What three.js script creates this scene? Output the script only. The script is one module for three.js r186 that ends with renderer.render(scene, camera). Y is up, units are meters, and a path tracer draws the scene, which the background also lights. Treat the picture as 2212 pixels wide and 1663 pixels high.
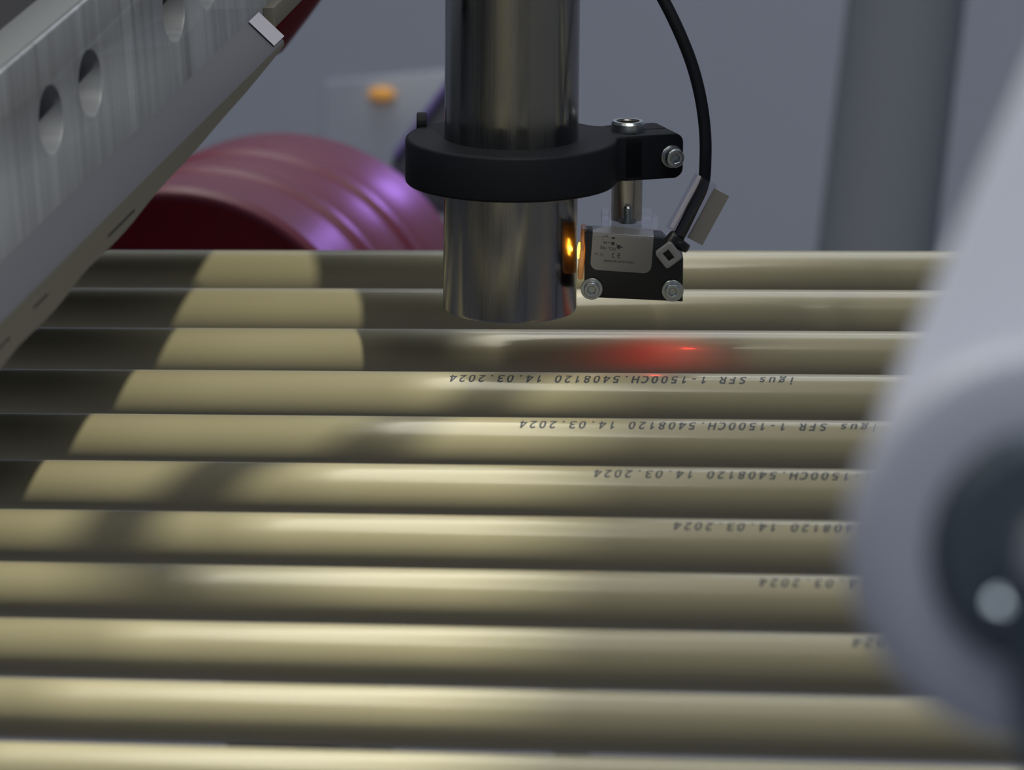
import * as THREE from 'three';
import { mergeGeometries, toCreasedNormals } from 'three/addons/utils/BufferGeometryUtils.js';
import { RoundedBoxGeometry } from 'three/addons/geometries/RoundedBoxGeometry.js';
import { RectAreaLightUniformsLib } from 'three/addons/lights/RectAreaLightUniformsLib.js';

// ---------------------------------------------------------------- camera, light, exposure
// lengths below are millimetres; U turns them into the scene's metres
const U = 0.001, W = 2212, H = 1663, F = 13000;
const scene = new THREE.Scene();
const V = (x, y, z) => new THREE.Vector3(x, y, z);
const CAM = V(465.1415, 450.6042, 1524.0456);
const FWD = V(-0.28227192, -0.25483084, -0.92486961), RGT = V(0.95930516, -0.06744716, -0.27419789), UPV = V(-0.00749425, 0.96463056, -0.26349898);
const camera = new THREE.PerspectiveCamera(2 * Math.atan(H / 2 / F) * 180 / Math.PI, W / H, 0.05, 30);
camera.position.copy(CAM).multiplyScalar(U);
camera.quaternion.setFromRotationMatrix(new THREE.Matrix4().makeBasis(RGT, UPV, FWD.clone().negate()));
camera.focus = 1.758; camera.userData.fStop = 20;

const renderer = new THREE.WebGLRenderer();
renderer.toneMapping = THREE.LinearToneMapping;
renderer.toneMappingExposure = 1.0;
renderer.shadowMap.enabled = true;
RectAreaLightUniformsLib.init();

const LAMP_POWER = 8.0;            // long lamp hung over the tubes
const PANEL_POWER = 2.15;           // ceiling panels of the hall
const SPOT_POWER = 1.08;           // small machine spot (candela)
const WORK_COLOUR = new THREE.Color(1.0, 0.95, 0.75);
const LAMP_COLOUR = new THREE.Color(1.0, 0.97, 0.84), PANEL_COLOUR = new THREE.Color(0.90, 0.94, 1.0);

// ---------------------------------------------------------------- helpers
let seed = 11;
const rnd = () => { seed = (seed * 1664525 + 1013904223) >>> 0; return seed / 4294967296; };
const at = (px, py, z) => CAM.clone().add(FWD.clone().multiplyScalar(z)).add(RGT.clone().multiplyScalar((px - W / 2) * z / F)).add(UPV.clone().multiplyScalar(-(py - H / 2) * z / F));
const atX = (px, py, x) => { const d = at(px, py, 1000).sub(CAM); return CAM.clone().add(d.multiplyScalar((x - CAM.x) / d.x)); };
const counts = {};
const numbered = (n) => { const k = counts[n] = (counts[n] ?? -1) + 1; return k ? `${n}_${String(k).padStart(3, '0')}` : n; };
function tag(o, label, category, group) { o.userData.label = label; o.userData.category = category; if (group) o.userData.group = group; return o; }
const mm = (g) => { g.scale(U, U, U); return g; };
function mesh(name, geos, material, parent = scene) {
  let g = Array.isArray(geos) ? (geos.length > 1 ? mergeGeometries(geos.map((x) => { const y = x.index ? x.toNonIndexed() : x; for (const k of Object.keys(y.attributes)) if (!['position', 'normal', 'uv'].includes(k)) y.deleteAttribute(k); return y; })) : geos[0]) : geos;
  const m = new THREE.Mesh(mm(g), material);
  m.name = parent === scene ? numbered(name) : name;
  m.castShadow = m.receiveShadow = true;
  parent.add(m);
  return m;
}
function thing(name, label, category, p = V(0, 0, 0), q = null, group) {
  const o = new THREE.Group(); o.name = numbered(name); scene.add(o);
  o.position.copy(p).multiplyScalar(U); if (q) o.quaternion.copy(q);
  return tag(o, label, category, group);
}
function struct(name, geos, m) { const o = mesh(name, geos, m); o.userData.kind = 'structure'; return o; }
const box = (x0, x1, y0, y1, z0, z1, r = 0) => {
  const g = r ? new RoundedBoxGeometry(x1 - x0, y1 - y0, z1 - z0, 2, r) : new THREE.BoxGeometry(x1 - x0, y1 - y0, z1 - z0);
  g.translate((x0 + x1) / 2, (y0 + y1) / 2, (z0 + z1) / 2); return g;
};
const lathe = (pts, n = 64) => toCreasedNormals(new THREE.LatheGeometry(pts.map(([r, y]) => new THREE.Vector2(r, y)), n), 0.5);
const extrude = (shape, depth, bevel = 0, seg = 2, curve = 24) => { const g = new THREE.ExtrudeGeometry(shape, { depth: depth - 2 * bevel, bevelEnabled: bevel > 0, bevelSize: bevel, bevelThickness: bevel, bevelOffset: -bevel, bevelSegments: seg, curveSegments: curve }); g.translate(0, 0, bevel); return toCreasedNormals(g, 0.6); };
const poly = (pts) => new THREE.Shape(pts.map(([x, y]) => new THREE.Vector2(x, y)));
function roundRect(x0, x1, y0, y1, r) {
  const s = new THREE.Shape(); s.moveTo(x0 + r, y0); s.lineTo(x1 - r, y0); s.absarc(x1 - r, y0 + r, r, -Math.PI / 2, 0); s.lineTo(x1, y1 - r); s.absarc(x1 - r, y1 - r, r, 0, Math.PI / 2);
  s.lineTo(x0 + r, y1); s.absarc(x0 + r, y1 - r, r, Math.PI / 2, Math.PI); s.lineTo(x0, y0 + r); s.absarc(x0 + r, y0 + r, r, Math.PI, 1.5 * Math.PI); return s;
}
const tube = (pts, r, n = 80, k = 20, closed = false) => new THREE.TubeGeometry(new THREE.CatmullRomCurve3(pts, closed), n, r, k, closed);
const basisQ = (x, y, z) => new THREE.Quaternion().setFromRotationMatrix(new THREE.Matrix4().makeBasis(x, y, z));

// value noise for the grain of metal and plastic
function noiseGrid(w, h) { const a = new Float32Array(w * h); for (let i = 0; i < a.length; i++) a[i] = rnd(); return (x, y) => { const xi = Math.floor(x), yi = Math.floor(y), fx = x - xi, fy = y - yi, s = (t) => t * t * (3 - 2 * t), g = (i, j) => a[((j % h) + h) % h * w + ((i % w) + w) % w]; return (g(xi, yi) * (1 - s(fx)) + g(xi + 1, yi) * s(fx)) * (1 - s(fy)) + (g(xi, yi + 1) * (1 - s(fx)) + g(xi + 1, yi + 1) * s(fx)) * s(fy); }; }
function dataTex(w, h, fn, srgb = true) {
  const d = new Uint8Array(w * h * 4);
  for (let y = 0; y < h; y++) for (let x = 0; x < w; x++) { const c = fn(x / w, y / h), i = (y * w + x) * 4; for (let k = 0; k < 3; k++) d[i + k] = Math.max(0, Math.min(255, (Array.isArray(c) ? c[k] : c) * 255)); d[i + 3] = 255; }
  const t = new THREE.DataTexture(d, w, h); t.magFilter = THREE.LinearFilter; t.minFilter = THREE.LinearFilter; t.wrapS = t.wrapT = THREE.RepeatWrapping; if (srgb) t.colorSpace = THREE.SRGBColorSpace; t.needsUpdate = true; return t;
}
const n1 = noiseGrid(64, 64), n2 = noiseGrid(256, 64), n3 = noiseGrid(512, 16);

const std = (o) => new THREE.MeshPhysicalMaterial(o);
const rgb = (r, g, b) => new THREE.Color().setRGB(r, g, b);
// turned steel: fine lines along the axis
const steelLines = dataTex(1024, 256, (u, v) => { const a = n3(u * 512, v * 3), b = n2(u * 128, v * 2), c = n1(u * 48, v * 6); return 0.5 + 0.28 * (a - 0.5) + 0.22 * (b - 0.5) + 0.12 * (c - 0.5); }, false);
const steelWear = dataTex(1024, 256, (u, v) => { const a = n3(u * 512, v * 2), b = n2(u * 40, v * 3); return 0.70 + 0.25 * (a - 0.5) + 0.6 * (b - 0.5); }, false);
const M = {
  tube: std({ color: rgb(0.48, 0.435, 0.275), roughness: 0.42, clearcoat: 0.5, clearcoatRoughness: 0.14, ior: 1.5 }),
  steel: std({ color: rgb(0.31, 0.315, 0.32), metalness: 1, roughness: 0.36, roughnessMap: steelWear, bumpMap: steelLines, bumpScale: 0.00003 }),
  rod: std({ color: rgb(0.50, 0.48, 0.44), metalness: 1, roughness: 0.28 }),
  black: std({ color: rgb(0.007, 0.008, 0.012), roughness: 0.6, specularIntensity: 0.22 }),
  blackGloss: std({ color: rgb(0.010, 0.011, 0.013), roughness: 0.38 }),
  zinc: std({ color: rgb(0.52, 0.56, 0.58), metalness: 1, roughness: 0.30 }),
  zincDark: std({ color: rgb(0.30, 0.34, 0.35), metalness: 1, roughness: 0.35 }),
  bed: std({ color: rgb(0.55, 0.55, 0.60), roughness: 0.7 }),
  wall: std({ color: rgb(0.56, 0.60, 0.68), roughness: 0.9 }),
  wallDark: std({ color: rgb(0.19, 0.21, 0.25), roughness: 0.9 }),
  ceiling: std({ color: rgb(0.5, 0.5, 0.52), roughness: 0.9 }),
  floor: std({ color: rgb(0.27, 0.265, 0.30), roughness: 0.8 }),
  red: std({ color: rgb(0.18, 0.014, 0.042), roughness: 0.5, clearcoat: 0.36, clearcoatRoughness: 0.32 }),
  redDark: std({ color: rgb(0.55, 0.03, 0.06), roughness: 0.4 }),
  gantry: std({ color: rgb(0.20, 0.21, 0.23), roughness: 0.6 }),
  white: std({ color: rgb(0.84, 0.85, 0.93), roughness: 0.45 }),
  hub: std({ color: rgb(0.15, 0.185, 0.21), metalness: 0.4, roughness: 0.45 }),
  chrome: std({ color: rgb(0.85, 0.86, 0.88), metalness: 1, roughness: 0.36 }),
  grey: std({ color: rgb(0.30, 0.295, 0.285), roughness: 0.5 }),
  clear: std({ color: rgb(0.97, 0.96, 0.98), transmission: 1, thickness: 0, roughness: 0.06, ior: 1.45 }),
  rail: std({ color: rgb(0.065, 0.068, 0.090), roughness: 0.5 }),
  railEdge: std({ color: rgb(0.088, 0.086, 0.075), roughness: 0.55 }),
};

// ---------------------------------------------------------------- the hall
struct('floor', box(-3000, 3200, -1000, -900, -3500, 2700), M.floor);
struct('ceiling', box(-3000, 3200, 2100, 2200, -3500, 2700), M.ceiling);
struct('wall_back', box(-3000, 3200, -900, 2100, -3500, -3400), M.wall);
struct('wall_left', box(-3000, -2900, -900, 2100, -3400, 2700), M.wall);
struct('wall_right', box(3100, 3200, -900, 2100, -3400, 2700), M.wall);
struct('wall_front', box(-2900, 3100, -900, 2100, 2600, 2700), M.wall);
function rectLamp(pos, turn, w, h, power, colour, parent) {
  // a glowing face looking down with a light of its size just in front of it
  const l = new THREE.RectAreaLight(colour, power, w * U, h * U);
  l.position.copy(pos).multiplyScalar(U); l.rotation.set(-Math.PI / 2, 0, turn); l.castShadow = true; scene.add(l);
}
const glow = std({ color: 0xffffff, roughness: 0.6, emissive: PANEL_COLOUR, emissiveIntensity: 1.0 });
for (const [x, z, size, gain, label] of [
  [-560, -2500, 1000, 1, 'square white ceiling light panel farthest back in the hall'], [-320, -1200, 1000, 0.8, 'square white ceiling light panel behind the machine'],
  [1100, -2100, 1000, 1, 'square white ceiling light panel at the back right of the hall'], [1000, 900, 1000, 1.6, 'square white ceiling light panel over the right side of the machine']]) {
  const t = thing('ceiling_light', label, 'ceiling light', V(x, 2100, z)), h = size / 2;
  mesh('frame', box(-h - 20, h + 20, -30, 0, -h - 20, h + 20, 6), M.white, t);
  mesh('diffuser', box(-h, h, -34, -31, -h, h), glow, t);
  rectLamp(V(x, 2060, z), 0, size, size, PANEL_POWER * gain, PANEL_COLOUR);
}
// long lamp over the tubes: its reflection draws the bright streak on every tube
{
  const x = -370, y = 1070, z = 60, w = 112, len = 1500;
  const t = thing('hanging_lamp', 'long white lamp hanging high above the tubes, out of the picture', 'lamp', V(x, y, z));
  const lampGlow = std({ color: 0xffffff, roughness: 0.6, emissive: LAMP_COLOUR, emissiveIntensity: 2.0 });
  mesh('housing', box(-w / 2 - 8, w / 2 + 8, 4, 50, -len / 2 - 10, len / 2 + 10, 5), M.white, t);
  mesh('diffuser', box(-w / 2, w / 2, 0, 4, -len / 2, len / 2), lampGlow, t);
  for (const k of [-500, 500]) mesh('hanger', box(-3, 3, 50, 1029, k - 3, k + 3), M.zincDark, t);
  const l = new THREE.RectAreaLight(LAMP_COLOUR, LAMP_POWER, w * U, len * U);
  l.position.set(x * U, (y - 3) * U, z * U); l.rotation.set(-Math.PI / 2, 0, 0); l.castShadow = true; scene.add(l);
}
// small machine spot above the front of the bed: throws the shadows of the side plate and the cylinder; an added plate beside it shades the right half
{
  const p = V(228, 630, 250), aim = V(-110, 0, -60), dir = p.clone().sub(aim).normalize();
  const t = thing('machine_spot', 'small machine spot lamp with an added shade plate above the front of the bed, out of the picture', 'lamp', p, new THREE.Quaternion().setFromUnitVectors(V(0, 0, 1), dir.clone().negate()));
  mesh('lamp_body', lathe([[0, -40], [12, -38], [14, -30], [14, -4], [0, -4]], 40).rotateX(Math.PI / 2), M.gantry, t);
  mesh('lens', lathe([[0, -4], [7, -4], [7, -3], [0, -3]], 40).rotateX(Math.PI / 2), std({ color: 0xffffff, emissive: WORK_COLOUR, emissiveIntensity: 3 }), t);
  const l = new THREE.SpotLight(WORK_COLOUR, SPOT_POWER, 0, 0.95, 0.35); l.position.copy(p).multiplyScalar(U); l.target.position.copy(aim).multiplyScalar(U); l.shadow.radius = 0.32; l.castShadow = true; scene.add(l, l.target);
  const g = new THREE.BufferGeometry(), A = p.clone().lerp(V(-45, 0, -300), 0.24), B = p.clone().lerp(V(95, 0, 420), 0.24), n = 130, pts = [A, B, B.clone().add(V(n, 12, 0)), A.clone().add(V(n, 12, 0))], lo = pts.map((v) => v.clone().add(V(0, 1.5, 0)));
  g.setAttribute('position', new THREE.Float32BufferAttribute([...pts, ...lo].flatMap((v) => [v.x, v.y, v.z]), 3)); g.setIndex([0, 1, 2, 0, 2, 3, 4, 6, 5, 4, 7, 6, 0, 5, 1, 0, 4, 5, 1, 6, 2, 1, 5, 6, 2, 7, 3, 2, 6, 7, 3, 4, 0, 3, 7, 4]); 
  const h = g.toNonIndexed(); h.computeVertexNormals(); h.translate(-p.x, -p.y, -p.z); h.applyQuaternion(t.quaternion.clone().invert()); mesh('added_shade_plate', h, M.gantry, t);  // added blocker plate, unseen, cuts the spot off from the right side
  const st = box(-4, 4, 8, 1470, -4, 4, 1); st.translate(20, 0, 30); st.applyQuaternion(t.quaternion.clone().invert()); mesh('stem', st, M.gantry, t);
}

// ---------------------------------------------------------------- rack and its tubes
{
  const t = thing('tube_rack', 'open grey rack under the ends of the tan tubes, out of the picture', 'rack', V(0, -7.5, 0));
  for (const x of [-445, 405]) {
    mesh('rail', box(x, x + 40, -40, 0, -300, 380, 1.5), M.gantry, t);
    for (const z of [-280, 355]) mesh('leg', box(x, x + 40, -892.5, -40, z - 20, z + 20, 3), M.gantry, t);
  }
}
const PITCH = 48.6043, TUBE_R = 7.5;
// lettering printed round the tubes, standing on its head for this camera
const TEXT = 'igus SFR 1-1500CH.5408120 14.03.2024', ADV = 2.90, INK_LEN = TEXT.length * ADV, INK_H = 4.3;
const inkTex = (() => {
  const cw = 2016, ch = 80, c = document.createElement('canvas'); c.width = cw; c.height = ch;
  const g = c.getContext('2d'); g.fillStyle = '#000'; g.fillRect(0, 0, cw, ch);
  g.fillStyle = '#fff'; g.font = '68px sans-serif'; g.strokeStyle = '#fff'; g.lineWidth = 3.5; g.textAlign = 'center'; g.textBaseline = 'alphabetic';
  const a = cw / TEXT.length;
  [...TEXT].forEach((s, i) => { g.save(); g.translate((i + 0.5) * a, 64); g.scale(s === '1' || s === 'i' ? 1 : 1.06, 1.12); g.fillText(s, 0, 0); g.strokeText(s, 0, 0); g.restore(); });
  const t = new THREE.CanvasTexture(c); t.magFilter = THREE.LinearFilter; return t;
})();
const ink = std({ color: rgb(0.07, 0.085, 0.12), roughness: 0.5, transparent: true, opacity: 0.78, alphaMap: inkTex });
const inkGeo = (() => { // a band of the tube's own curve; the text runs towards -x and its feet point away from the camera
  const g = new THREE.PlaneGeometry(1, 1, 1, 14), p = g.attributes.position, uv = g.attributes.uv, mid = 66 * Math.PI / 180, half = INK_H / TUBE_R / 2;
  for (let i = 0; i < p.count; i++) {
    const u = uv.getX(i), v = uv.getY(i), an = mid + half * (1 - 2 * v), r = TUBE_R + 0.03;
    p.setXYZ(i, INK_LEN * (1 - u), r * Math.sin(an), r * Math.cos(an)); uv.setXY(i, u, v);
  }
  g.computeVertexNormals(); const nn = g.attributes.normal; if (nn.getY(0) < 0) { const ix = g.index; for (let i = 0; i < ix.count; i += 3) { const a = ix.getX(i); ix.setX(i, ix.getX(i + 2)); ix.setX(i + 2, a); } g.computeVertexNormals(); }
  return mm(g);
})();
const tubeGeo = (() => { const L = 450, r = TUBE_R, w = 5.6; const g = lathe([[w, -L], [r - 0.4, -L], [r, -L + 0.4], [r, L - 0.4], [r - 0.4, L], [w, L], [w, -L]], 96); g.rotateZ(-Math.PI / 2); return mm(g); })();
const TUBES = [
  [null, 'tan plastic tube farthest back, first below the grey wall and the red drum'],
  [null, 'tan plastic tube second from the back, running behind the lower end of the steel cylinder'],
  [null, 'tan plastic tube third from the back, with the red light spot under the sensor'],
  [968, 'tan plastic tube with the complete line of printing, just in front of the red spot'],
  [1119, 'tan plastic tube fifth from the back, its printing reaching right up to the white arm'],
  [1279.5, 'tan plastic tube sixth from the back, printing cut off by the arm at 1500'],
  [1451, 'tan plastic tube seventh from the back, showing just the full date and 8120'],
  [1636, 'tan plastic tube eighth from the back, showing just 03.2024 beside the white arm'],
  [1837, 'tan plastic tube ninth from the back, showing just 24 beside the white arm'],
  [null, 'tan plastic tube second nearest the camera, blank and passing under the white arm'],
  [null, 'tan plastic tube nearest the camera, cut by the bottom edge of the picture'],
];
TUBES.forEach(([px, label], i) => {
  const z = (i - 5) * PITCH;
  const t = thing('plastic_tube', label, 'tube', V(0, 0, z), null, 'tan tubes lying side by side on the rack');
  const m = new THREE.Mesh(tubeGeo, M.tube); m.name = 'tube_wall'; m.castShadow = m.receiveShadow = true; t.add(m);
  if (px) {
    // where the print starts along the tube: the point of the tube's crown seen at that pixel column
    let X = 0; for (let k = 0; k < 8; k++) { const d = V(X, 6.5, z + 3.5).sub(CAM); X += (px - (W / 2 + F * d.dot(RGT) / d.dot(FWD))) * d.dot(FWD) / F / RGT.x; }
    const k = new THREE.Mesh(inkGeo, ink); k.name = 'printed_lettering'; k.position.x = X * U; k.userData.label = 'blue-grey printed lettering'; k.receiveShadow = true; t.add(k);
  }
});

// ---------------------------------------------------------------- side plate on the left
const PX = -100;                                   // its face, square to the tubes
{
  const P = (px, py) => { const p = atX(px, py, PX); return [-p.z, p.y]; };   // (back, up) in the plate's own plane
  const t = thing('machine_side_plate', 'streaked grey metal side plate with four round holes, at upper left', 'machine plate', V(PX, 0, 0));
  // local frame of the extrusions: x = back (-z), y = up, extruded towards -x
  const turn = (g) => { g.rotateY(Math.PI / 2); return g; };   // shape x -> -z, depth -> +x
  const [b0, b1] = [P(7, 560), P(552, 32)], sl = (b1[1] - b0[1]) / (b1[0] - b0[0]);
  const [t0, t1] = [P(0, 158), P(188, 0)], st = (t1[1] - t0[1]) / (t1[0] - t0[0]);
  const zA = -360, zB = b1[0] + 0.6;
  const s = poly([[zA, b0[1] + sl * (zA - b0[0]) - 6], [zB, b1[1] - 6], [zB + 10, b1[1] - 1], [zB + 150, b1[1] + 12], [zB + 150, t0[1] + st * (zB + 150 - t0[0])], [zA, t0[1] + st * (zA - t0[0])]]);
  for (const [px, py, r] of [[112, 258, 8.9], [197, 180, 8.9], [377, 18, 9.1], [447, -52, 9.1]]) { const [x, y] = P(px, py); const h = new THREE.Path(); h.absarc(x, y, r, 0, Math.PI * 2); s.holes.push(h); }
  const face = dataTex(512, 512, (u, v) => {
    const a = n2(u * 64, v * 3), b = n1(u * 20, v * 2.2), c = n3(u * 220, v * 4), d = n1(u * 9 + 3, v * 7);
    const k = 0.49 + 0.055 * (a - 0.5) + 0.05 * (b - 0.5) + 0.05 * (c - 0.5) + 0.04 * (d - 0.5) + (a > 0.82 ? 0.025 : 0) - (a < 0.14 ? 0.03 : 0);
    return [k * 0.94, k * 0.975, k * 1.06];
  });
  face.repeat.set(1 / 0.16, 1 / 0.22); 
  const g = extrude(s, 15, 0.8, 2, 40); turn(g); g.translate(-15, 0, 0);
  const pm = std({ map: face, metalness: 0.15, roughness: 0.5 });
  const uvs = g.attributes.uv, pp = g.attributes.position; for (let i = 0; i < uvs.count; i++) uvs.setXY(i, pp.getZ(i) * U, pp.getY(i) * U);
  mesh('plate', g, pm, t);
  { const y = (z) => t0[1] + st * (z - t0[0]) - 0.25, tr = extrude(poly([[zA + 2, y(zA + 2)], [zB + 148, y(zB + 148)], [zB + 148, y(zB + 148) + 0.7], [zA + 2, y(zA + 2) + 0.7]]), 12.6, 0.2); turn(tr); tr.translate(-13.8, 0, 0); mesh('top_shade_strip', tr, std({ color: rgb(0.085, 0.092, 0.105), roughness: 0.6 }), t); }  // darker colour here stands in for the shade on the plate top
  // bevelled rail along the lower edge: a 45 degree face, then a low outer edge that hangs unevenly
  const N = 90, zR0 = zA, zR1 = b1[0] + 0.4, pos = [], idx = [];
  const olive = (z) => { const f = Math.min(1, Math.max(0, (zR1 - z) / 250)); return 1.0 + 10.0 * Math.pow(f, 0.7) + 0.7 * Math.sin(z * 0.11) * f + 0.8 * (n1(z * 0.05 + 9, 2) - 0.5); };
  const top = (z) => b0[1] + sl * (z - b0[0]);
  const ring = (z) => { const y = top(z), w = 7.9; return [[-3, y + 1.5], [0.2, y], [w - 0.5, y - 7.2], [w, y - 8.0], [w, y - 8 - olive(z)], [w - 1.2, y - 8.6 - olive(z)], [-3, y - 8.6 - olive(z)]]; };
  const strip = (from, to) => { const p = [], ix = []; for (let i = 0; i <= N; i++) { const z = zR0 + (zR1 - zR0) * i / N, r = ring(z); for (let k = from; k <= to; k++) p.push(r[k][0], r[k][1], -z); } const m = to - from + 1; for (let i = 0; i < N; i++) for (let k = 0; k < m - 1; k++) { const a = i * m + k; ix.push(a, a + m, a + 1, a + 1, a + m, a + m + 1); } const gg = new THREE.BufferGeometry(); gg.setAttribute('position', new THREE.Float32BufferAttribute(p, 3)); gg.setIndex(ix); gg.computeVertexNormals(); return gg; };
  const cap = () => { const r = ring(zR1), gg = new THREE.ShapeGeometry(poly(r)); gg.deleteAttribute('uv'); gg.translate(0, 0, -zR1); return gg; };
  mesh('rail', toCreasedNormals(mergeGeometries([strip(0, 3), cap()]), 0.5), M.rail, t);
  const re = mesh('rail_underside', toCreasedNormals(strip(3, 6), 0.7), M.railEdge, t);
  // slots cut in the outer edge show as short dark gashes
  for (const [px, py, len] of [[88, 650, 11], [8, 742, 9], [262, 482, 22]]) {
    const p = atX(px, py, PX + 7.9), sg = box(-0.5, 0.05, -0.35, 0.35, -len / 2, len / 2); sg.rotateX(Math.atan(sl)); sg.translate(p.x - PX, p.y, p.z); mesh('slot', sg, M.blackGloss, re);
  }
  // lighter end block of the rail
  const e0 = zR1 - 8.5, eb = []; { const r0 = ring(e0), r1 = ring(zR1); for (const [r, z] of [[r0, e0], [r1, zR1 + 1.2]]) for (const k of [1, 2]) eb.push([r[k][0] + 0.35, r[k][1] + 0.45, -z]); }
  const eg = new THREE.BufferGeometry(); eg.setAttribute('position', new THREE.Float32BufferAttribute([...eb[0], ...eb[1], ...eb[2], ...eb[3]], 3)); eg.setIndex([0, 2, 1, 1, 2, 3]); eg.computeVertexNormals();
  mesh('end_strip', eg, std({ color: rgb(0.30, 0.30, 0.38), roughness: 0.5 }), t);
  // rail carries on without the bevel behind its end
  const q0 = P(572, 18), q1 = P(650, -62), ex = poly([[q0[0] - 2, q0[1] - 5.5], [q1[0], q1[1] - 5.5], [q1[0], q1[1] + 0.5], [q0[0] - 2, q0[1] + 0.5]]); const xg = extrude(ex, 3.5, 0.4); turn(xg); mesh('rail_extension', xg, M.railEdge, t);
  mesh('foot', box(-15, -2, -7.5, 75, 290, 330, 1), M.gantry, t);
}

{
  const t = thing('drive_housing', 'dark machine housing behind the top edge of the side plate, in the upper left corner', 'housing', V(0, 0, 0));
  mesh('cover', box(-430, -116, 86, 140, -95, 420, 3), std({ color: rgb(0.012, 0.012, 0.016), roughness: 0.7, specularIntensity: 0.4 }), t);
  mesh('added_shade_cover', box(-430, -116, 112, 150, -295, -96, 3), std({ color: rgb(0.012, 0.012, 0.016), roughness: 0.7, specularIntensity: 0.4 }), t);  // unseen block added to keep the long lamp off the back tubes
  for (const x of [-415, -165]) mesh('support', box(x, x + 30, -895, 87, 392, 416, 2), M.gantry, t);
}
// ---------------------------------------------------------------- machine head over the tubes (carries the cylinder)
const EL = 13.4 * Math.PI / 180;
const AX = FWD.clone().multiplyScalar(-Math.sin(EL)).add(UPV.clone().multiplyScalar(Math.cos(EL) * Math.cos(0.0098))).add(RGT.clone().multiplyScalar(Math.cos(EL) * Math.sin(0.0098))).normalize();
const AXX = RGT.clone().addScaledVector(AX, -RGT.dot(AX)).normalize(), AXZ = AXX.clone().cross(AX).normalize();
const MQ = basisQ(AXX, AX, AXZ), O = at(1101, 669, 1767);
const inM = (px, py, zc) => { // the point of the head's own plane z = zc seen at a pixel, in the head's frame
  const d = at(px, py, 1000).sub(CAM).normalize(), o = CAM.clone().sub(O), k = (zc - o.dot(AXZ)) / d.dot(AXZ), p = o.addScaledVector(d, k); return V(p.dot(AXX), p.dot(AX), p.dot(AXZ));
};
const fromM = (v) => O.clone().addScaledVector(AXX, v.x).addScaledVector(AX, v.y).addScaledVector(AXZ, v.z);
const head = (name, label, category) => thing(name, label, category, O, MQ);
{
  const t = head('gantry', 'dark grey gantry above the picture that carries the steel cylinder', 'gantry');
  mesh('carriage', box(-60, 90, 292, 352, -90, 60, 4), M.gantry, t);
  mesh('post', box(-20, 50, 352, 1880, -70, 0, 4), M.gantry, t);
}
// steel cylinder
const CR = 19.56;
{
  const t = head('steel_cylinder', 'polished round steel cylinder hanging upright over the tubes in the middle', 'cylinder');
  const g = lathe([[0, 0.0], [CR - 1.2, 0], [CR - 0.4, 0.35], [CR, 1.2], [CR, 291], [0, 291]], 128);
  mesh('shaft', g, M.steel, t);
}
// clamp collar with its arm
const CY = 51.6, CH = 13.4, AA = 20 * Math.PI / 180;
{
  const t = head('clamp_collar', 'matt black clamp ring round the steel cylinder with a split arm to the right', 'clamp');
  const R = 30.9, hw = 8.9, rf = 4, L = 50.6;
  const s = new THREE.Shape(), uf = Math.sqrt((R + rf) ** 2 - (hw + rf) ** 2), aT = Math.atan2(hw + rf, uf), dir = AA;
  const T = (u, v) => [u * Math.cos(dir) - v * Math.sin(dir), u * Math.sin(dir) + v * Math.cos(dir)];
  s.moveTo(...T(37.5, -hw)); s.lineTo(...T(uf, -hw));
  { const c = T(uf, -(hw + rf)); s.absarc(c[0], c[1], rf, dir + Math.PI / 2, dir + Math.PI - aT, false); }
  s.absarc(0, 0, R, dir - aT, dir + aT - Math.PI * 2, true);
  { const c = T(uf, hw + rf); s.absarc(c[0], c[1], rf, dir + Math.PI + aT, dir + 1.5 * Math.PI, false); }
  s.lineTo(...T(37.5, hw)); s.lineTo(...T(37.5, -hw));
  const hole = new THREE.Path(); hole.absarc(0, 0, CR + 0.55, 0, Math.PI * 2, true); s.holes.push(hole);
  const g = extrude(s, CH, 1.0, 3, 64); g.rotateX(-Math.PI / 2); g.translate(0, CY - CH, 0);
  const geos = [g];
  for (const sgn of [-1, 1]) { // the two jaws of the arm, either side of the slit
    const w = hw - 0.45, sh = roundRect(30, L, 0, CH, 3.0), j = extrude(sh, w, 0.5, 2, 12);   // x = along, y = up, z = across
    j.translate(0, CY - CH, sgn > 0 ? 0.45 : -hw); j.rotateY(AA); geos.push(j);
  }
  mesh('collar_body', geos, M.black, t);
  // socket head screw with washer, pointing at the camera's right
  const c = new THREE.Group(); c.name = 'clamp_screw'; t.add(c);
  c.position.set(...V(46.6 * Math.cos(AA) + hw * Math.sin(AA), CY - CH / 2, hw * Math.cos(AA) - 46.6 * Math.sin(AA)).multiplyScalar(U).toArray()); c.rotation.y = AA;
  screw(c, 3.3, 2.75, 3.2, 1.4);
  const rear = lathe([[0, 0], [2.6, 0], [2.8, 0.3], [2.8, 2.7], [2.4, 3], [0, 3]], 32); rear.rotateZ(Math.PI / 2); const rp = inM(911, 263, -17); rear.translate(rp.x + 1.5, rp.y, rp.z); mesh('rear_screw', rear, M.black, t);
}
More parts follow.
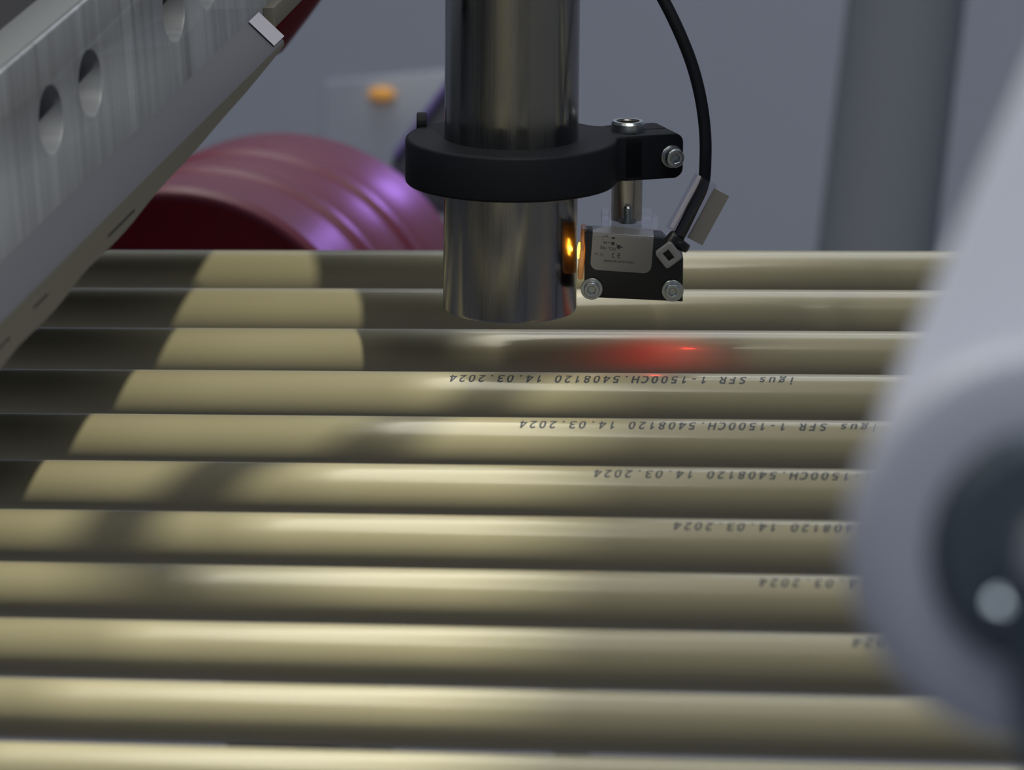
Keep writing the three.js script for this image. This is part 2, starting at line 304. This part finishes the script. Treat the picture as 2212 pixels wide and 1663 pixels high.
function screw(parent, rw, rh, h, hex) { // socket screw along +z with a washer; parts of the fastener are sub-parts
  const w = lathe([[rh * 0.5, 0], [rw - 0.15, 0], [rw, 0.15], [rw, 0.75], [rw - 0.15, 0.9], [rh * 0.5, 0.9]], 40); w.rotateX(Math.PI / 2); mesh('washer', w, M.zinc, parent);
  const s = new THREE.Shape(); s.absarc(0, 0, rh, 0, Math.PI * 2); const p = new THREE.Path(); for (let k = 0; k <= 6; k++) { const a = k * Math.PI / 3 + 0.3; p[k ? 'lineTo' : 'moveTo'](hex * Math.cos(a), hex * Math.sin(a)); } s.holes.push(p);
  const g = extrude(s, h, 0.35, 3, 40); g.translate(0, 0, 0.9);
  const f = new THREE.CylinderGeometry(hex + 0.2, hex + 0.2, 0.4, 24); f.rotateX(Math.PI / 2); f.translate(0, 0, 0.9 + h * 0.2);
  mesh('screw_head', [g, f], M.zinc, parent);
}
// hollow rod through the arm
{
  const t = head('support_rod', 'short hollow steel rod held upright in the clamp arm above the sensor', 'rod');
  const x = 36.4 * Math.cos(AA), z = -36.4 * Math.sin(AA), r = 4.55, y1 = CY + 2.6, y0 = inM(1355, 474, -12.4).y;
  const g = lathe([[0, y0], [r, y0], [r, y1 - 0.5], [r - 0.5, y1], [3.5, y1], [3.3, y1 - 0.3], [3.3, y1 - 8], [0, y1 - 8]], 48); g.translate(x, 0, z);
  mesh('rod_tube', g, M.rod, t);
  const c = lathe([[r, CY - 0.2], [r + 0.35, CY - 0.2], [r + 0.35, CY + 2.1], [r - 0.1, CY + 2.8], [3.4, CY + 2.8], [3.4, CY + 1.5]], 48); c.translate(x, 0, z); mesh('rim', c, M.zinc, t);
}
// ---------------------------------------------------------------- sensor
const ROLL = 3.5 * Math.PI / 180, SF = 11;                 // SF: front face in the head's frame
const SC = inM(1365, 575, SF);
const SQ = MQ.clone().multiply(new THREE.Quaternion().setFromAxisAngle(V(0, 0, 1), -ROLL));
const S = (px, py, z = SF) => { const p = inM(px, py, z).sub(SC); return [p.x * Math.cos(ROLL) - p.y * Math.sin(ROLL), p.x * Math.sin(ROLL) + p.y * Math.cos(ROLL)]; };
{
  const t = thing('optical_sensor', 'small black box-shaped sensor with a silver label, beside the steel cylinder', 'sensor', fromM(SC), SQ);
  const body = poly([S(1263, 503), S(1430, 514), S(1476, 560), S(1475, 652), S(1263, 642)]);
  const g = extrude(body, 11, 0.5, 2); g.translate(0, 0, -11); mesh('housing', g, M.blackGloss, t);
  // label: folded over the top front edge
  const [lx0, ly1] = S(1280.5, 503), [lx1] = S(1412, 513), [, ly0] = S(1276, 582), top = ly1;
  const LW = lx1 - lx0, LH = top - ly0;
  const c = document.createElement('canvas'); c.width = 700; c.height = 440; const q = c.getContext('2d'); q.fillStyle = '#8b8987'; q.fillRect(0, 0, 700, 440);
  q.fillStyle = '#2a2c30'; q.strokeStyle = '#2a2c30'; q.lineWidth = 5;
  const tx = (s, x, y, px, b = '') => { q.font = `${b}${px}px sans-serif`; q.fillText(s, x, y); };
  q.globalAlpha = 0.85;
  q.beginPath(); q.moveTo(118, 66); q.lineTo(118, 30); q.lineTo(175, 30); q.stroke(); q.fillRect(150, 12, 26, 20); q.fillRect(222, 34, 36, 22);
  tx('Bk', 128, 118, 40, 'bold '); q.fillRect(186, 96, 28, 9); q.beginPath(); q.arc(240, 110, 20, 0, 7); q.fill(); q.fillRect(272, 120, 20, 8); q.beginPath(); q.arc(310, 146, 24, 0, 7); q.fill(); q.fillRect(334, 140, 22, 12);
  q.strokeRect(104, 146, 12, 34); tx('Bn', 122, 184, 38, 'bold '); q.fillRect(186, 160, 22, 8); q.beginPath(); q.arc(226, 176, 17, 0, 7); q.stroke(); q.beginPath(); q.arc(262, 176, 15, 0, 7); q.stroke();
  tx('W 22', 40, 264, 46);
  q.lineWidth = 9; q.beginPath(); q.arc(272, 250, 30, Math.PI * 0.55, Math.PI * 1.45); q.stroke(); q.beginPath(); q.arc(336, 250, 30, Math.PI * 0.55, Math.PI * 1.45); q.stroke(); q.beginPath(); q.moveTo(308, 250); q.lineTo(334, 250); q.stroke();
  tx('www.di-soric.com', 150, 334, 40, 'bold '); q.globalAlpha = 1;
  const map = new THREE.CanvasTexture(c); map.colorSpace = THREE.SRGBColorSpace; map.magFilter = THREE.LinearFilter;
  const ls = roundRect(lx0, lx1, ly0, top - 0.2, 2.4); const lg = new THREE.ShapeGeometry(poly([[lx0, top + 0.05], [lx0, ly0 + 2.2], ...[...Array(9)].map((_, i) => [lx0 + 2.2 - 2.2 * Math.cos(i * Math.PI / 16), ly0 + 2.2 - 2.2 * Math.sin(i * Math.PI / 16)]), ...[...Array(9)].map((_, i) => [lx1 - 2.2 + 2.2 * Math.sin(i * Math.PI / 16), ly0 + 2.2 - 2.2 * Math.cos(i * Math.PI / 16)]), [lx1, ly0 + 2.2], [lx1, top + 0.05]]));
  const lp = lg.attributes.position, lu = lg.attributes.uv; for (let i = 0; i < lp.count; i++) lu.setXY(i, (lp.getX(i) - lx0) / LW, (lp.getY(i) - ly0) / LH);
  lg.translate(0, 0, 0.08);
  const lm = std({ map, roughness: 0.42, metalness: 0.45 });
  mesh('label', lg, lm, t);
  const fold = new THREE.PlaneGeometry(LW, 1, 1, 24); { const p = fold.attributes.position; for (let i = 0; i < p.count; i++) { const v = 0.5 - p.getY(i), k = v * 24; let y, z; const tt = [S(1282, 503)[1] + 0.05, 0.55]; if (v < 1 / 4) { const a = v * 4 * Math.PI / 2; y = tt[0] - tt[1] + (tt[1] + 0.02) * Math.sin(a); z = -tt[1] + (tt[1] + 0.1) * Math.cos(a); } else { y = tt[0] + 0.05; z = -tt[1] - (v - 0.25) / 0.75 * 9.6; } p.setXYZ(i, lx0 + LW / 2 + p.getX(i), y, z); } fold.computeVertexNormals(); fold.deleteAttribute('uv'); }
  // the top face slopes with the housing, so the fold is turned to lie on it
  { const a = S(1263, 503), b = S(1430, 514), k = Math.atan2(b[1] - a[1], b[0] - a[0]), m = new THREE.Matrix4().makeTranslation(lx0, ly1, 0).multiply(new THREE.Matrix4().makeRotationZ(k)).multiply(new THREE.Matrix4().makeTranslation(-lx0, -ly1, 0)); fold.applyMatrix4(m); }
  mesh('label_fold', fold, std({ color: rgb(0.40, 0.40, 0.42), roughness: 0.3, metalness: 0.6 }), t);
  for (const [px, py] of [[1278, 624], [1453, 628]]) { const k = new THREE.Group(); k.name = 'fixing_screw'; const [x, y] = S(px, py, SF + 0.8); k.position.set(x * U, y * U, 0.0002); t.add(k); screw(k, 3.2, 2.3, 1.7, 1.15); }
  // amber indicator window on the left side, facing the cylinder
  const [wx, wy] = S(1263, 552), win = new RoundedBoxGeometry(1.6, 15, 9, 2, 0.6); win.translate(wx - 0.7, wy, -5.5); mesh('indicator_window', win, std({ color: rgb(0.9, 0.62, 0.35), transmission: 0.8, roughness: 0.2, thickness: 0 }), t);
  const ledG = new THREE.SphereGeometry(0.7, 20, 14); ledG.scale(0.6, 3.6, 1.1); ledG.translate(wx - 1.75, wy + 0.6, -3.8); const led = mesh('indicator_light', ledG, std({ color: 0xffb030, emissive: rgb(1, 0.42, 0.03), emissiveIntensity: 9 }), t);
  const pl = new THREE.PointLight(rgb(1, 0.42, 0.03), 0.00006); pl.shadow.radius = 0.04; pl.castShadow = true; const lpW = V(wx - 2.6, wy + 0.6, -3.8).applyQuaternion(SQ).add(fromM(SC)); pl.position.copy(lpW).multiplyScalar(U); scene.add(pl);
  // red emitter in the underside
  const [rx, ry] = S(1400, 649), em = new THREE.CylinderGeometry(1.6, 1.6, 0.5, 24); em.translate(rx, ry - 0.25, -5.5); mesh('emitter_lens', em, std({ color: 0xff2010, emissive: rgb(1, 0.02, 0.01), emissiveIntensity: 1.5 }), t);
  const ePos = V(rx, ry - 1.0, -5.5).applyQuaternion(SQ).add(fromM(SC)), down = AX.clone().negate();
  const sp = new THREE.SpotLight(rgb(1, 0.03, 0.02), 0.0024, 0, 1.2, 1.0); sp.position.copy(ePos).multiplyScalar(U); sp.target.position.copy(ePos.clone().addScaledVector(down, 20)).multiplyScalar(U); sp.shadow.radius = 0.07; sp.castShadow = true; scene.add(sp, sp.target);
  // angled cable outlet at the right shoulder
  const [gx, gy] = S(1452, 534), gl = lathe([[0, -4], [2.6, -4], [2.6, 2.4], [2.2, 3.2], [0, 3.2]], 32); gl.rotateZ(-0.62); gl.translate(gx, gy, -5.2); mesh('cable_outlet', gl, M.blackGloss, t);
}
// clear bracket between rod and sensor
{
  const t = head('mounting_bracket', 'clear plastic bracket with a steel pin between the rod and the top of the sensor', 'bracket');
  const y0 = inM(1360, 488, -4).y - 0.6, a = inM(1300, 488, -8).x, b = inM(1422, 490, -8).x;
  mesh('bracket_plate', box(a, b, y0, y0 + 1.2, -18, 1.5, 0.3), M.clear, t);
  for (const [p0, p1] of [[1299, 1316], [1384, 1410]]) { const x0 = inM(p0, 470, -6).x, x1 = inM(p1, 470, -6).x; mesh('lug', box(x0, x1, y0 + 1.2, y0 + 4.0, -14, -4, 0.4), M.clear, t); }
  const pin = lathe([[0, y0 + 1], [1.3, y0 + 1], [1.3, y0 + 5.6], [0.9, y0 + 6.1], [0, y0 + 6.1]], 24); const p = inM(1356, 460, -6); pin.translate(p.x, 0, -6); mesh('pin', pin, M.zincDark, t);
  const foot = lathe([[0, y0 + 1.2], [2.6, y0 + 1.2], [2.6, y0 + 2.0], [0, y0 + 2.0]], 24); foot.translate(p.x, 0, -6); mesh('pin_flange', foot, M.zincDark, t);
}
// cable, clear marker sleeve and cable tie
{
  const C = (px, py, z) => inM(px, py, z);
  const path = [C(1456, 528, 5.6), C(1472, 500, 5.4), C(1496, 450, 4.6), C(1519, 398, 3.5), C(1524, 340, 1), C(1523, 285, -3), C(1514, 215, -8), C(1495, 140, -13), C(1464, 62, -17), C(1428, -10, -20), C(1380, -90, -22), C(1325, -200, -22), C(1285, -400, -25), C(1275, -900, -28)];
  const t = head('sensor_cable', 'black round cable curving down from the top edge to the sensor', 'cable');
  mesh('cable_sheath', tube(path, 1.78, 140, 20), M.black, t);
  const m = head('cable_marker', 'clear plastic marker sleeve with a pale flag round the cable above the sensor', 'cable marker');
  const ctr = C(1503, 450, 4.6), d = C(1532, 386, 4).sub(C(1462, 514, 5.2)).normalize(), side = V(d.y, -d.x, 0).normalize(), q = basisQ(side, d, side.clone().cross(d)), Lm = 9.0;
  const put = (g) => { g.applyQuaternion(q); g.translate(ctr.x, ctr.y, ctr.z); return g; };
  // two-chamber sleeve: a loop round the cable, a loop for the white insert
  const loop = (cx, rx, rz) => { const e = new THREE.Shape(); e.absellipse(cx, 0, rx, rz, 0, Math.PI * 2); const h = new THREE.Path(); h.absellipse(cx, 0, rx - 0.25, rz - 0.25, 0, Math.PI * 2, true); e.holes.push(h); const g = extrude(e, Lm * 2, 0, 1, 32); g.rotateX(-Math.PI / 2); g.translate(0, -Lm, 0); return g; };
  mesh('sleeve', put(loop(-0.4, 2.7, 2.4)), M.clear, m);
  mesh('insert_holder', put(loop(-3.2, 1.9, 1.2)), M.clear, m);
  mesh('insert_strip', put(box(-4.0, -2.6, -Lm + 0.5, Lm, -0.3, 0.3, 0.25)), std({ color: rgb(0.80, 0.79, 0.78), roughness: 0.35 }), m);
  mesh('flag', put(box(1.9, 6.9, -Lm + 0.3, Lm - 1.2, -0.25, 0.25, 0.1)), std({ color: rgb(0.42, 0.40, 0.36), transmission: 0.45, thickness: 0, roughness: 0.5 }), m);
  const k = thing('cable_tie', 'pale grey cable tie head with a square eye at the right shoulder of the sensor', 'cable tie', fromM(C(1444, 549, SF + 0.7)), MQ);
  const hs = roundRect(-2.9, 2.9, -3.0, 3.0, 1.0), hh = new THREE.Path(); hh.moveTo(-1.0, -1.5); hh.lineTo(-1.0, 1.5); hh.lineTo(1.0, 1.5); hh.lineTo(1.0, -1.5); hh.lineTo(-1.0, -1.5); hs.holes.push(hh);
  const hg = extrude(hs, 3, 0.35, 2, 10); hg.translate(0, 0, -0.6); hg.rotateZ(0.66); mesh('head', hg, M.grey, k);
  const bg = box(-1, 1, -1.5, 1.5, -0.5, 0.4); bg.rotateZ(0.66); mesh('eye', bg, M.blackGloss, k);
  const band = new THREE.TorusGeometry(2.7, 0.55, 10, 32); band.scale(1, 1, 2.4); band.rotateX(Math.PI / 2); band.applyQuaternion(q); const bp = C(1467, 527, 5.4).sub(C(1444, 549, SF + 0.7)); band.translate(bp.x, bp.y, bp.z); mesh('band', band, M.blackGloss, k);
}

// ---------------------------------------------------------------- white swing arm in the foreground right
{
  const Z = 820, k = 1000 / F, AS = 0.82, c = at(2268, 1188, Z), fz = V(0.30, 0.16, 0.94).normalize(), fx = V(0, 1, 0).cross(fz).normalize(), fy = fz.clone().cross(fx);
  const t = thing('swing_arm', 'blurred white machine arm with a large round end and a dark steel hub, at right', 'machine arm', c, basisQ(fx, fy, fz)); t.scale.setScalar(AS);
  const R = 434 * k;
  mesh('boss', lathe([[0, -16], [R - 3, -16], [R, -13], [R, -4.5], [R - 1.2, -1.6], [R - 4.2, 0], [20.5, 0], [20.5, -1], [0, -1]], 96).rotateX(Math.PI / 2), M.white, t);
  // tapering arm behind the boss, leaning away as it rises
  const T = 0.70, n = fz.clone().multiplyScalar(Math.cos(T)).addScaledVector(fy, Math.sin(T)), up = fx.clone().cross(n).negate(), o = c.clone().addScaledVector(fz, -9 * AS).addScaledVector(fy, -2 * AS);
  const onArm = ([px, py]) => { const d = at(px, py, 1000).sub(CAM), kk = o.clone().sub(CAM).dot(n) / d.dot(n), p = CAM.clone().addScaledVector(d, kk).sub(o); return [p.dot(fx) / AS, p.dot(up) / AS]; };
  const g = extrude(poly([[1846, 1150], [1852, 1060], [1872, 960], [1905, 860], [1995, 650], [2212, 135], [2400, -330], [2900, -330], [2720, 1150]].map(onArm)), 12, 3.0, 5); g.translate(0, 0, -12);
  g.applyMatrix4(new THREE.Matrix4().makeBasis(V(1, 0, 0), V(0, up.dot(fy), up.dot(fz)), V(0, n.dot(fy), n.dot(fz)))); g.translate(0, -2, -9); mesh('arm', g, M.white, t);
  const hr = 20.2; mesh('hub', lathe([[0, -2], [hr, -2], [hr, 0.5], [hr - 3.0, 3.5], [0, 3.5]], 80).rotateX(Math.PI / 2), M.hub, t);
  const b = new THREE.Group(); b.name = 'hub_bolt'; t.add(b);
  mesh('washer', lathe([[0, 3.5], [11, 3.5], [11.2, 3.9], [11, 5], [0, 5]], 48).rotateX(Math.PI / 2), M.hub, b);
  mesh('bolt_head', lathe([[6.6, 5], [6.6, 8], [5.8, 9.6], [3.8, 10.8], [0, 11.2]].reverse(), 48).rotateX(Math.PI / 2), M.chrome, b);
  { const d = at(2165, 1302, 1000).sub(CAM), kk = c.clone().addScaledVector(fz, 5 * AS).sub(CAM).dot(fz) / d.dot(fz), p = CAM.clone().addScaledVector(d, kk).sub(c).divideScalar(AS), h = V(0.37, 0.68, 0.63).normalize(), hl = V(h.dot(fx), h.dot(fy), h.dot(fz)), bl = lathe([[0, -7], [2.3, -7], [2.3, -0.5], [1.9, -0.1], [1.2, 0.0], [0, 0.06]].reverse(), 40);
    bl.applyQuaternion(new THREE.Quaternion().setFromUnitVectors(V(0, 1, 0), hl)); bl.translate(p.dot(fx), p.dot(fy), 6.2); mesh('added_glint_stud', bl, std({ color: rgb(0.30, 0.34, 0.36), metalness: 1, roughness: 0.06 }), t); }  // added polished stud, tilted to mirror a ceiling panel as a bright glint
  const lv = extrude(roundRect(-10, 10, -80, 4, 8), 6, 1, 2); lv.rotateZ(0.09); lv.translate(0, 0, -3); mesh('lever', lv, M.hub, t);
}

// ---------------------------------------------------------------- blurred things behind the tubes
{ // red drum with ribs, lying with its open end towards the left
  const Z = 2140, k = Z / F, R = 463 * k, c0 = at(372, 862, Z), c1 = at(580, 697, Z);
  const shift = c1.clone().sub(c0), len = 190, away = FWD.clone().multiplyScalar(Math.sqrt(len * len - shift.lengthSq()));
  const ax = shift.add(away).normalize(), ux = V(0, 1, 0).cross(ax).normalize();
  const t = thing('red_drum', 'glossy red ribbed drum, open at its near end, in the background behind the tubes', 'drum', c0, basisQ(ux.clone().negate(), ax, ux.clone().negate().cross(ax)));
  const prof = [[R - 5, 0], [R - 2, -1.5], [R, 1]]; const L = len;
  const rib = (y) => prof.push([R - 0.6, y - 7], [R + 1.2, y - 4], [R + 1.2, y + 3], [R - 2.2, y + 6], [R - 0.6, y + 10]);
  rib(58); rib(118); prof.push([R, L - 6], [R - 2, L], [R - 30, L + 3], [0, L + 3]);
  mesh('shell', lathe(prof, 120), M.red, t);
  mesh('inside', lathe([[R - 5, 0], [R - 6, 20], [R - 7, 150], [0, 152]], 96), M.redDark, t);
  mesh('lining_edge', new THREE.TorusGeometry(R - 3.2, 1.6, 14, 120).rotateX(Math.PI / 2), M.red, t);
  // cradle under it, down to the floor
  const st = thing('drum_stand', 'grey stand under the red drum, hidden behind the tubes', 'stand', V(c0.x + shift.x * 0 + 10, -900, c0.z - 90));
  mesh('post', box(-25, 25, 0, 810 + c0.y - R + 60, -25, 25, 3), M.gantry, st);
}
{ // red hose beyond the end of the rail
  const p = [[586, 82], [612, 48], [642, 8], [680, -45], [760, -150], [860, -290]].map(([x, y]) => at(x, y, 1990));
  tag(mesh('red_hose', [tube(p, 5.8, 60, 20), new THREE.SphereGeometry(5.8, 20, 14).translate(p[0].x, p[0].y, p[0].z)], std({ color: rgb(0.18, 0.006, 0.010), roughness: 0.4 })), 'dark red hose slanting up beyond the upper end of the sloping rail', 'hose');
}
{ // grey machine with an orange light and its slanting dark side
  const q = basisQ(RGT.clone(), UPV.clone(), FWD.clone().negate()), Z = 2900, k = Z / F, c = at(850, 250, Z);
  const t = thing('control_box', 'blurred blue-grey control box with an orange light, above the red drum', 'control box', c, q);
  const P = (x, y) => [(x - 850) * k, -(y - 250) * k];
  const g = extrude(poly([P(700, 175), P(960, 150), P(1010, 150), P(1010, 420), P(640, 420), P(690, 330)]), 60, 3); g.translate(0, 0, -60); mesh('cover', g, std({ color: rgb(0.37, 0.40, 0.48), roughness: 0.7 }), t);
  const l = new THREE.SphereGeometry(1, 24, 16); l.scale(30 * k, 15 * k, 6); const lp = P(825, 203); l.translate(lp[0], lp[1], 2); mesh('orange_light', l, std({ color: rgb(0.8, 0.4, 0.1), emissive: rgb(0.9, 0.42, 0.10), emissiveIntensity: 0.22 }), t);
  const Z2 = 2500, k2 = Z2 / F, b = thing('dark_panel', 'dark blue slanting panel just left of the cylinder, behind the black clamp ring', 'panel', at(1000, 300, Z2), q);
  const P2 = (x, y) => [(x - 1000) * k2, -(y - 300) * k2];
  const g2 = extrude(poly([P2(975, 165), P2(1130, 120), P2(1130, 460), P2(820, 460), P2(850, 330)]), 30, 3); g2.translate(0, 0, -30); mesh('sheet', g2, std({ color: rgb(0.085, 0.085, 0.12), roughness: 0.6 }), b);
  mesh('edge', (() => { const a = P2(983, 160), e = P2(852, 338); return tube([V(a[0], a[1], 2), V(e[0], e[1], 2)], 1.6, 4, 10); })(), std({ color: rgb(0.20, 0.16, 0.42), roughness: 0.5 }), b);
}
{ // leaning dark post at the right
  const a = at(1850, 900, 3050), b = at(1990, -260, 3050), d = b.clone().sub(a), n = d.length();
  const t = thing('leaning_post', 'dark grey leaning round post in the blurred background right of the cable', 'post', a, new THREE.Quaternion().setFromUnitVectors(V(0, 1, 0), d.normalize()));
  mesh('pipe', lathe([[0, 0], [30, 0], [30, n], [0, n]], 48), M.wallDark, t);
}
{ // added violet lamp beside the drum, hidden behind the cylinder: gives the purple sheen on the drum
  const p = at(1108, 90, 2400), aim = at(740, 420, 2180), t = thing('added_violet_lamp', 'small violet lamp added for the sheen on the red drum, hidden behind the steel cylinder', 'lamp', p, new THREE.Quaternion().setFromUnitVectors(V(0, 0, 1), aim.clone().sub(p).normalize()));
  mesh('case', box(-14, 14, -18, 18, -16, -3, 2), M.gantry, t); mesh('violet_light', box(-11, 11, -15, 15, -3, -1), std({ color: 0xffffff, emissive: rgb(0.42, 0.22, 1.0), emissiveIntensity: 2 }), t);
  const l = new THREE.RectAreaLight(rgb(0.46, 0.24, 1.0), 12, 0.022, 0.03); l.position.copy(p).multiplyScalar(U); l.lookAt(aim.clone().multiplyScalar(U)); l.castShadow = true; scene.add(l);
  const st = box(-6, 6, -900 - p.y, -20, -20, -8); st.applyQuaternion(t.quaternion.clone().invert()); mesh('stem', st, M.gantry, t);
}
{ // unseen hose added in the light of the machine spot: its soft shadow crosses the tubes left of the streaks
  const L = V(228, 630, 250), p = [[30, -190, 0.5], [0, -135, 0.5], [-32, -95, 0.5], [-48, -47, 0.5], [-86, 2, 0.5], [-98, 40, 0.54], [-92, 75, 0.62], [-40, 120, 0.75]].map(([x, z, k]) => V(x, 4, z).lerp(L, k));
  tag(mesh('added_shadow_hose', tube(p, 4.6, 90, 16), M.black), 'black hose added out of the picture to throw a soft shadow on the tubes', 'hose');
}
renderer.render(scene, camera);
